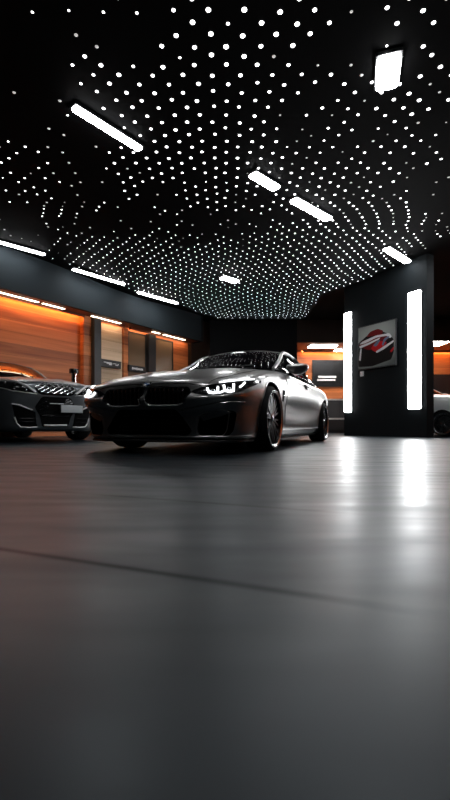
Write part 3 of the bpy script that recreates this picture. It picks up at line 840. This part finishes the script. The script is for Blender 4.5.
# chrome-capped post in front of the timber
d = 9.6
px = (74 - 225) / F * d; zt = EYE + (HZ - 369) * d / F
root = empty('bollard_lamp', (px, d, 0)); tag(root, 'slim chrome post with a wide black cap standing before the orange timber wall', 'post')
lathe('post', [(.001, .02), (.058, .02), (.058, zt - .10), (.001, zt - .10)], M['chrome'], root, n=28)
lathe('base', [(.001, 0), (.14, 0), (.14, .015), (.06, .03), (.001, .03)], M['frame'], root, n=28)
lathe('cap', [(.001, zt - .10), (.105, zt - .10), (.105, zt - .02), (.10, zt), (.001, zt)], M['gloss_black'], root, n=28)
lathe('collar', [(.06, zt - .14), (.07, zt - .14), (.07, zt - .10), (.06, zt - .10)], M['chrome'], root, n=28)

# ---- ceiling lamps
def on_ceiling(px, y): d = F * (CEIL - EYE) / (HZ - y); return Vector(((px - 225) / F * d, d, CEIL))
def ceiling_lamp(a, b, wd, lab, m='lamp_strong', grp=None, drop=.03):
    A, B_ = on_ceiling(*a), on_ceiling(*b); c = (A + B_) / 2; u = (B_ - A); L = u.length; u.normalize(); v = Vector((-u.y, u.x, 0))
    c.z = CEIL + min(0, wave(c.x, c.y)) - .01
    root = empty('ceiling_lamp', c); tag(root, lab, 'ceiling lamp', grp or 'linear ceiling lamps')
    bm = bmesh.new(); add_box(bm, (0, 0, -.01), L + .03, wd + .03, .04, u, v, UP, bevel=.006); bm_obj('housing', bm, M['frame'], root)
    bm = bmesh.new(); add_prism(bm, rounded([(-L / 2, -wd / 2), (L / 2, -wd / 2), (L / 2, wd / 2), (-L / 2, wd / 2)], wd * .3), (-.05, -.03), lambda p, q, w_: u * p + v * q + UP * w_)
    bm_obj('diffuser', bm, M[m], root)
ceiling_lamp((73.5, 103.5), (140.5, 146), .115, 'large bright linear ceiling lamp high over the left of the grey coupe')
ceiling_lamp((389.5, 50), (386.5, 85), .25, 'bright broad rectangular ceiling lamp high above the pillar')
ceiling_lamp((252, 171), (277, 186), .17, 'short bright ceiling lamp in the middle of the dotted ceiling')
ceiling_lamp((293, 197), (329, 217), .17, 'longer bright ceiling lamp just beyond the short middle one')
ceiling_lamp((386, 244), (408, 258), .17, 'bright ceiling lamp right in front of the pillar top')
ceiling_lamp((222, 275.5), (237, 280), .22, 'smallest and farthest ceiling lamp over the grey coupe roof')
ceiling_lamp((-40, 229), (44.5, 252.5), .10, 'thin linear ceiling lamp at the fascia, nearest to the camera')
ceiling_lamp((73, 264), (124, 279.5), .11, 'thin linear ceiling lamp along the fascia, second of three')
ceiling_lamp((138, 287), (177, 298.5), .12, 'thin linear ceiling lamp along the fascia, farthest of three')

ceiling_lamp((520, -560), (500, -330), .25, 'added broad rectangular ceiling lamp, out of view, lighting the grey coupe front')  # added fill lamp above the view, for highlights on the coupe nose
ceiling_lamp((-90, -640), (60, -330), .16, 'added linear ceiling lamp, out of view, lighting the grey coupe front')  # second added lamp above the view, also for the coupe front
ceiling_lamp((480, 236), (512, 254), .34, 'added ceiling lamp, out of view, brightening the white car')  # added lamp outside the right edge of view, brightens the white car
# ---- light dots: density and size follow patches over the ceiling
CTRL = [  # view column, row, chance of a lit dot, size
    (230, 20, 1, 1.15), (180, 45, 1, 1.05), (290, 30, .95, 1.05), (330, 12, .35, .9), (350, 30, .1, .7), (140, 20, 0.0, .6), (125, 50, .05, .6), (60, 30, 0, .5), (10, 60, 0, .5),
    (30, 100, .03, .5), (60, 90, .4, .6), (85, 75, .9, .8), (105, 68, 1, 1), (130, 85, 1, 1), (160, 90, 1, 1), (220, 80, 1, 1), (200, 120, 1, 1), (240, 120, .95, .9), (280, 90, .8, .9),
    (310, 60, .35, .8), (345, 70, .6, .9), (300, 110, .35, .7), (330, 115, .55, .8), (410, 50, .75, 1), (425, 25, .35, .9), (430, 90, .75, 1), (400, 105, .9, 1), (440, 130, .5, .7), (370, 130, .5, .7), (340, 150, .7, .7),
    (75, 145, .1, .5), (20, 160, .5, .7), (22, 180, .55, .7), (40, 200, .45, .6), (55, 215, .55, .6), (10, 220, .05, .5), (85, 170, .15, .5), (100, 195, .4, .7), (130, 165, .8, .9), (140, 190, .65, .8),
    (120, 215, .12, .6), (90, 225, .3, .55), (70, 245, .55, .65), (100, 250, .9, .7), (150, 215, .2, .6), (165, 200, .35, .6), (190, 190, .7, .8), (215, 200, .9, .8), (180, 150, 1, .95), (230, 160, 1, .95), (260, 155, .9, .9),
    (200, 220, .3, .6), (170, 235, .55, .65), (240, 225, .35, .6), (270, 200, .55, .8), (260, 240, .8, .65), (150, 250, 1, .7), (200, 255, 1, .7), (250, 265, 1, .75), (300, 240, 1, .8), (340, 230, .8, .9), (330, 190, .8, .9), (300, 180, .8, .9),
    (370, 170, .7, .85), (400, 160, .7, .9), (430, 170, .3, .9), (440, 200, .1, .7), (360, 210, .75, .9), (400, 210, .75, .85), (420, 235, .6, .9), (440, 250, .1, .7), (370, 250, .95, .9), (350, 280, 1, .85), (300, 280, 1, .8), (250, 295, 1, .75), (200, 285, 1, .7),
    (280, 305, 1, .7), (390, 275, .9, .8), (410, 262, .6, .8), (160, 270, .9, .7), (120, 265, .9, .6)]
CP = [(Vector((on_ceiling(a, b).x / on_ceiling(a, b).y * 5, math.log(on_ceiling(a, b).y) * 5.5)), c, s) for a, b, c, s in CTRL]
def field(x, y):
    q = Vector((x / y * 5, math.log(y) * 5.5)); sw = sc = ss = 0
    for p, c, s in CP:
        d2 = (p - q).length_squared + .01; wgt = 1 / d2 ** 3
        sw += wgt; sc += wgt * c; ss += wgt * s
    c = sc / sw; c = max(0, min(1, c + .5 * (c - .55) * (1 if c < .55 else .6)))
    return c, ss / sw
def dot_bm(bm, c, r):
    top = bm.verts.new(c + Vector((0, 0, -r * .38))); rings = []
    for rr, h in ((r, .004), (r * .93, -r * .14), (r * .6, -r * .31)):
        rings.append([bm.verts.new(c + Vector((rr * math.cos(2 * math.pi * k / 10), rr * math.sin(2 * math.pi * k / 10), h))) for k in range(10)])
    for a, b in zip(rings, rings[1:]):
        for k in range(10): bm.faces.new((a[k], b[k], b[(k + 1) % 10], a[(k + 1) % 10]))
    for k in range(10): bm.faces.new((rings[-1][k], top, rings[-1][(k + 1) % 10]))
DOT_ME = {}
for mk in ('dot', 'dim_dot', 'off_dot'):
    bm = bmesh.new(); dot_bm(bm, Vector((0, 0, 0)), 1.0)
    for f in bm.faces: f.smooth = True
    me = bpy.data.meshes.new('ceiling_dot'); bm.to_mesh(me); bm.free(); me.materials.append(M[mk]); DOT_ME[mk] = me
rnd = random.Random(11)
dots = []
RX, RY = .34, .126
y, j = 3.0, 0
while y < 15.75:
    j += 1; y += RY * (1 + .42 * max(0, min(1, (y - 7.5) / 4.5)))
    for i in range(-34, 38):
        x = (i + (.5 if j % 2 else 0)) * RX * (1 - .2 * max(0, min(1, (y - 7.6) / 1.0))) + .02
        x += .16 * math.sin(.85 * y + .35 * x) * max(0, min(1, (y - 7.5) / 3))
        if abs(x) > 6.5: continue
        f = (Vector((x, y, 0)) - F0).dot(WN)
        if f < .30: continue                                       # behind the fascia
        pf = (Vector((x, y, 0)) - Vector((4.65, 9.9, 0))).dot(Vector((-.861, -.509, 0)))
        if pf < .06 and y > 9.5 and x > 2.9: continue                # beyond the pillar face
        if y > 13 and x > 3.2: continue
        c, s = field(x, y)
        u = rnd.random()
        px, py = 225 + F * x / y, HZ - F * (CEIL - EYE) / y
        jx, jy = rnd.gauss(0, .012), rnd.gauss(0, .010)
        if rnd.random() < .03: s *= .6
        r = .0235 * s * rnd.uniform(.9, 1.08) * (1 - .15 * max(0, min(1, y - 8)))
        if y < 4.15: c = .9
        if u < c: k = 'dot'
        elif u < c + .10 and c > .25: k, r = 'dim_dot', r * .8
        elif u < c + .16: k, r = 'off_dot', .020
        else: continue
        dots.append((x + jx, y + jy, r, k, -8 < px < 458 and -8 < py))
seen = sorted([d_ for d_ in dots if d_[4]], key=lambda d_: -(d_[2] / d_[1] ** 2) * (1 if d_[3] == 'dot' else .3))
near, far = seen[:300], seen[300:] + [d_ for d_ in dots if not d_[4]]
LABD = {'dot': ('lit round white dot lamp in the black ceiling', 'lit ceiling dots'),
        'dim_dot': ('dimly glowing small dot lamp in the black ceiling', 'dim ceiling dots'),
        'off_dot': ('unlit faint grey dot lamp in the black ceiling', 'unlit ceiling dots')}
for x, y, r, k, _ in near:
    o = bpy.data.objects.new('ceiling_dot_lamp', DOT_ME[k]); COL.objects.link(o)
    o.location = (x, y, CEIL + wave(x, y)); o.scale = (r, r, r)
    tag(o, LABD[k][0], 'dot lamp', LABD[k][1])
bm = bmesh.new(); bm2 = bmesh.new()
for x, y, r, k, _ in far: dot_bm(bm if k == 'dot' else bm2, Vector((x, y, CEIL + wave(x, y))), r)
tag(bm_obj('ceiling_dot_field', bm, M['dot'], None, True), 'field of hundreds of tiny lit dots receding over the ceiling', 'dot lamps', kind='stuff')
tag(bm_obj('ceiling_dim_dot_field', bm2, M['dim_dot'], None, True), 'scatter of tiny dim dots between the lit ones', 'dot lamps', kind='stuff')

# ---- pillar with two vertical light panels and a picture
PL, PR = Vector((3.35, 12.1, 0)), Vector((4.65, 9.9, 0)); PU = (PR - PL).normalized(); PN = Vector((PU.y, -PU.x, 0))
if PN.y > 0: PN = -PN
PW = (PR - PL).length
def pt(px, off=0.0):
    k = (px - 225) / F; P = PL + PN * off
    return (k * P.y - P.x) / (PU.x - k * PU.y)
def pbox(name, a, b, o0, o1, z0, z1, m, parent=None, bevel=0):
    c = PL + PU * ((a + b) / 2) + PN * ((o0 + o1) / 2) + UP * ((z0 + z1) / 2)
    return box(name, c, b - a, o1 - o0, z1 - z0, m, parent, bevel, ux=PU, uy=PN, uz=UP)
struct(pbox('pillar', 0, PW, -.26, 0, 0, CEIL + .15, M['pillar'], None, .006))
def light_panel(p0, p1, z0, z1, lab):
    a, b = pt(p0, .03), pt(p1, .03)
    root = empty('light_panel', PL + PU * ((a + b) / 2) + PN * 0 + UP * z0); tag(root, lab, 'light panel', 'vertical light panels on the pillar')
    W_, H_ = b - a, z1 - z0
    bm = bmesh.new(); add_box(bm, PN * .012 + UP * (H_ / 2), W_ + .03, .024, H_ + .03, PU, PN, UP, bevel=.006); bm_obj('housing', bm, M['frame'], root)
    bm = bmesh.new(); add_prism(bm, rounded([(-W_ / 2, 0), (W_ / 2, 0), (W_ / 2, H_), (-W_ / 2, H_)], .05), (.024, .04), lambda u, v, w_: PU * u + UP * v + PN * w_); bm_obj('diffuser', bm, M['pillar_lamp'], root)
light_panel(344.3, 351.3, .645, 3.42, 'tall narrow glowing white panel on the far edge of the pillar')
light_panel(408, 421, .665, 3.44, 'tall wide glowing white panel on the near edge of the pillar')
# picture of a red and black car
a, b = pt(358, .07), pt(396, .07); z0, z1 = 1.765, 2.91
root = empty('car_picture', PL + PU * ((a + b) / 2) + PN * 0 + UP * z0); tag(root, 'framed picture of a red and black sports car hanging on the pillar', 'picture')
PWW, PH = b - a, z1 - z0
bm = bmesh.new(); add_box(bm, PN * .045 + UP * (PH / 2), PWW, .05, PH, PU, PN, UP, bevel=.004); bm_obj('frame', bm, M['frame'], root)
pm = mat('picture_ground', (.3, .33, .32), .35)
n, l, bs = nodes(pm)
tc = n.new('ShaderNodeTexCoord'); gd = n.new('ShaderNodeTexGradient'); gd.gradient_type = 'SPHERICAL'
mp = n.new('ShaderNodeMapping'); mp.inputs['Location'].default_value = (.3, 0, -.85); mp.inputs['Scale'].default_value = (.9, 1, 1.25)
l.new(tc.outputs['Object'], mp.inputs['Vector']); l.new(mp.outputs['Vector'], gd.inputs['Vector'])
rp = n.new('ShaderNodeValToRGB'); rp.color_ramp.elements[0].color = (.10, .115, .11, 1); rp.color_ramp.elements[1].color = (.62, .66, .62, 1)
l.new(gd.outputs['Fac'], rp.inputs['Fac']); bs.inputs['Roughness'].default_value = .7; bs.inputs['Specular IOR Level'].default_value = .1; l.new(rp.outputs['Color'], bs.inputs['Base Color'])
pic = {'k': mat('print_black', (.012, .010, .010), .7, spec=.1), 'r': mat('print_red', (.55, .015, .02), .7, spec=.1), 'dr': mat('print_dark_red', (.16, .012, .014), .7, spec=.1), 'w': mat('print_white', (.8, .8, .82), .7, spec=.1),
       'b': mat('print_blue_grey', (.16, .20, .30), .7, spec=.1)}
bm = bmesh.new(); add_prism(bm, [(-PWW / 2 + .02, .02), (PWW / 2 - .02, .02), (PWW / 2 - .02, PH - .02), (-PWW / 2 + .02, PH - .02)], (.07, .074), lambda u, v, w_: PU * u + UP * v + PN * w_)
sheet = bm_obj('print_sheet', bm, pm, root)
def shape(name, poly, m, lv):
    q = rounded([((x - .5) * (PWW - .04), y * (PH - .04) + .02) for x, y in poly], .05)
    bm = bmesh.new(); add_prism(bm, q, (.074, .075 + .0015 * lv), lambda u, v, w_: PU * u + UP * v + PN * w_)
    bm_obj(name, bm, pic[m], sheet)
shape('printed_car_body', [(.0, .06), (.0, .64), (.12, .70), (.30, .80), (.62, .82), (.88, .68), (.96, .56), (.97, .30), (.90, .12), (.4, .03)], 'k', 1)
shape('printed_roof', [(.22, .74), (.34, .85), (.55, .88), (.70, .80), (.66, .74)], 'dr', 2)
shape('printed_hood', [(.0, .56), (.10, .66), (.34, .70), (.60, .76), (.90, .66), (.72, .52), (.50, .44), (.30, .42)], 'dr', 3)
shape('printed_hood_highlight', [(.02, .60), (.14, .66), (.5, .73), (.86, .72), (.92, .62), (.86, .60), (.80, .67), (.52, .68), (.2, .60)], 'w', 4)
shape('printed_hood_stripe', [(.02, .56), (.3, .60), (.62, .67), (.60, .63), (.3, .55), (.05, .50)], 'w', 4)
shape('printed_grille', [(.36, .44), (.44, .54), (.66, .58), (.80, .52), (.66, .40), (.50, .34)], 'r', 5)
shape('printed_headlamp', [(.42, .50), (.56, .62), (.62, .60), (.52, .47)], 'b', 6)
shape('printed_headlamp_line', [(.66, .48), (.72, .62), (.84, .66), (.86, .62), (.76, .58), (.70, .46)], 'b', 6)
shape('printed_bumper_line', [(.50, .36), (.70, .44), (.96, .54), (.96, .50), (.72, .38), (.52, .32)], 'w', 6)
shape('printed_red_flank', [(.88, .32), (.97, .40), (.97, .33), (.90, .27)], 'r', 6)
shape('printed_wheel_glint', [(.02, .22), (.06, .48), (.10, .50), (.07, .2)], 'w', 6)
a, b = pt(360, .02), pt(363.6, .02)
o = pbox('wall_switch', a, b, 0, .02, 1.60, 1.735, M['white'], None, .008); tag(o, 'small white switch plate on the pillar under the picture', 'switch')

# ---- back walls
K = 18 / F
struct(box('wall_back', (1.5, 18.2, CEIL / 2), 22, .3, CEIL + .3, M['black_wall']))
bx = lambda px, d_: (px - 225) / F * d_
D1 = 16.1
x0, x1 = bx(210, D1), bx(297, D1)
struct(box('wall_back_panel', ((x0 + x1) / 2, D1 + .15, CEIL / 2), x1 - x0, .3, CEIL + .1, M['black_wall']))
struct(box('wall_back_timber', ((3.0 + 11) / 2, 18.0, 1.7), 8, .14, 3.42, M['wood']))
struct(box('ceiling_back_soffit', ((x1 + 11) / 2, (D1 + 17.95) / 2, 3.41 + .45), 11 - x1, 17.95 - D1, .9, M['dark_brown']))
struct(box('ceiling_back_soffit_board', ((x1 + 11) / 2, (D1 + 17.95) / 2, 3.40), 11 - x1, 17.95 - D1, .03, M['soffit_wood']))
struct(box('wall_right', (11.2, 8, CEIL / 2), .3, 22, CEIL + .2, M['dark_brown']))
struct(box('wall_behind', (1.5, -3.4, CEIL / 2), 22, .3, CEIL + .2, M['black_wall']))
root = empty('led_strip', (7.0, 17.8, 3.385)); tag(root, 'warm LED strip along the head of the back timber wall', 'light strip', 'warm strips under the soffit')
bm = bmesh.new(); add_box(bm, (0, 0, -.02), 7.6, .03, .03); bm_obj('led_channel', bm, M['warm'], root)
bm = bmesh.new(); add_box(bm, (0, -.035, -.035), 7.6, .02, .07); bm_obj('pelmet', bm, M['soffit_wood'], root)
# unseen timber and LED strip added on the right-hand wall for warm reflections
struct(box('wall_right_timber', (11.0, 10, 1.7), .14, 15.6, 3.42, M['wood']))
root = empty('led_strip', (10.8, 10, 3.385)); tag(root, 'added unseen warm LED strip along the head of the right timber wall', 'light strip', 'warm strips under the soffit')
bm = bmesh.new(); add_box(bm, (0, 0, -.02), .03, 15.4, .03); bm_obj('led_channel', bm, M['warm'], root)
bm = bmesh.new(); add_box(bm, (-.035, 0, -.035), .02, 15.4, .07); bm_obj('pelmet', bm, M['soffit_wood'], root)
struct(box('ceiling_right_soffit', (10.7, 9, 3.385 + .45), .7, 18, .9, M['dark_brown']))
for p0, p1, y0, y1, lab in ((309, 336, 344.6, 347.2, 'flat white lamp under the back soffit beside the coupe'), (335, 352, 349, 351, 'flat white lamp under the back soffit half hidden by the pillar'),
                            (428, 444, 341, 345.5, 'flat white lamp under the back soffit right of the pillar')):
    da, db = F * (3.385 - EYE) / (HZ - y0), min(17.68, F * (3.385 - EYE) / (HZ - y1)); dm = (da + db) / 2
    xa, xb = bx(p0, dm), bx(p1, dm)
    root = empty('soffit_lamp', ((xa + xb) / 2, dm, 3.385)); tag(root, lab, 'ceiling lamp', 'flat lamps in the back soffit')
    bm = bmesh.new(); add_box(bm, (0, 0, -.008), xb - xa + .05, abs(db - da) + .05, .016); bm_obj('housing', bm, M['frame'], root)
    bm = bmesh.new(); add_box(bm, (0, 0, -.022), xb - xa, abs(db - da), .014, bevel=.004); bm_obj('diffuser', bm, M['lamp'], root)
# dark display boards on the back timber
d_ = 17.885
zz = lambda y, d0: EYE + (HZ - y) * d0 / F
xa, xb = bx(312, d_), bx(352, d_)
root = empty('display_board', ((xa + xb) / 2, d_, zz(387, d_))); tag(root, 'dark display board with two white lines on the back timber wall', 'display board')
hh = zz(360, d_) - zz(387, d_)
bm = bmesh.new(); add_box(bm, (0, 0, hh / 2), xb - xa, .08, hh, bevel=.006); bm_obj('board', bm, M['screen'], root)
for y0, y1, q0, q1 in ((376, 378, 318, 336), (379.3, 381, 317, 335)):
    bm = bmesh.new(); add_box(bm, (bx((q0 + q1) / 2, d_) - (xa + xb) / 2, -.045, zz((y0 + y1) / 2, d_) - zz(387, d_)), (q1 - q0) / F * d_, .012, (y1 - y0) / F * d_)
    bm_obj('white_line', bm, M['white'], root)
xa, xb = bx(428, d_), bx(484, d_)
o = box('display_board', ((xa + xb) / 2, d_, (zz(374.5, d_) + zz(399, d_)) / 2), xb - xa, .08, zz(374.5, d_) - zz(399, d_), M['screen'], None, .006); tag(o, 'wide dark display board on the back wall behind the white car', 'display board')
# long low sideboard under the boards
d_ = 16.9
xa, xb = bx(318, d_), bx(490, d_); zt = zz(399, d_)
root = empty('sideboard', ((xa + xb) / 2, d_ + .4, 0)); tag(root, 'long low grey sideboard with a white top against the back wall', 'sideboard')
L_ = xb - xa
bm = bmesh.new(); add_box(bm, (0, 0, zt - .03), L_, .84, .06, bevel=.008); bm_obj('worktop', bm, M['white_top'], root)
bm = bmesh.new(); add_box(bm, (0, 0, (zt - .06 + .12) / 2), L_ - .04, .78, zt - .18); bm_obj('carcass', bm, M['frame'], root)
nd = 8
for i in range(nd):
    wd = (L_ - .04) / nd
    bm = bmesh.new(); add_box(bm, (-L_ / 2 + .02 + wd * (i + .5), -.40, (.62 + zt - .09) / 2), wd - .02, .03, zt - .09 - .62, bevel=.005); bm_obj('drawer_front', bm, M['grey_panel'], root)
bm = bmesh.new(); add_box(bm, (0, -.41, .56), L_ - .06, .04, .07, bevel=.006); bm_obj('white_rail', bm, M['white_top'], root)
bm = bmesh.new(); add_box(bm, (0, .02, .06), L_ - .16, .66, .12); bm_obj('plinth', bm, M['trim_black'], root)

# ------------------------------------------------------------------ camera, world, colour
cd = bpy.data.cameras.new('camera'); cam = bpy.data.objects.new('camera', cd); COL.objects.link(cam)
cam.location = (0, 0, EYE); cam.rotation_euler = (math.pi / 2, 0, 0)
cd.sensor_fit = 'VERTICAL'; cd.sensor_height = 36; cd.lens = F / 800 * 36
cd.shift_y = (HZ - 400) / 800; cd.clip_start = .02
cd.dof.use_dof = True; cd.dof.focus_distance = 5.2; cd.dof.aperture_fstop = 2.4
SC.camera = cam
w = bpy.data.worlds.new('world'); SC.world = w; w.use_nodes = True
w.node_tree.nodes['Background'].inputs['Color'].default_value = (.5, .55, .6, 1)
w.node_tree.nodes['Background'].inputs['Strength'].default_value = .004
vs_ = SC.view_settings
vs_.view_transform = 'Standard'; vs_.look = 'None'; vs_.exposure = 0; vs_.gamma = 1; vs_.use_curve_mapping = False
try:
    SC.cycles.use_denoising = True
    SC.cycles.denoiser = 'OPENIMAGEDENOISE'
    SC.cycles.sample_clamp_indirect = 6
    SC.cycles.max_bounces = 8
except Exception: pass
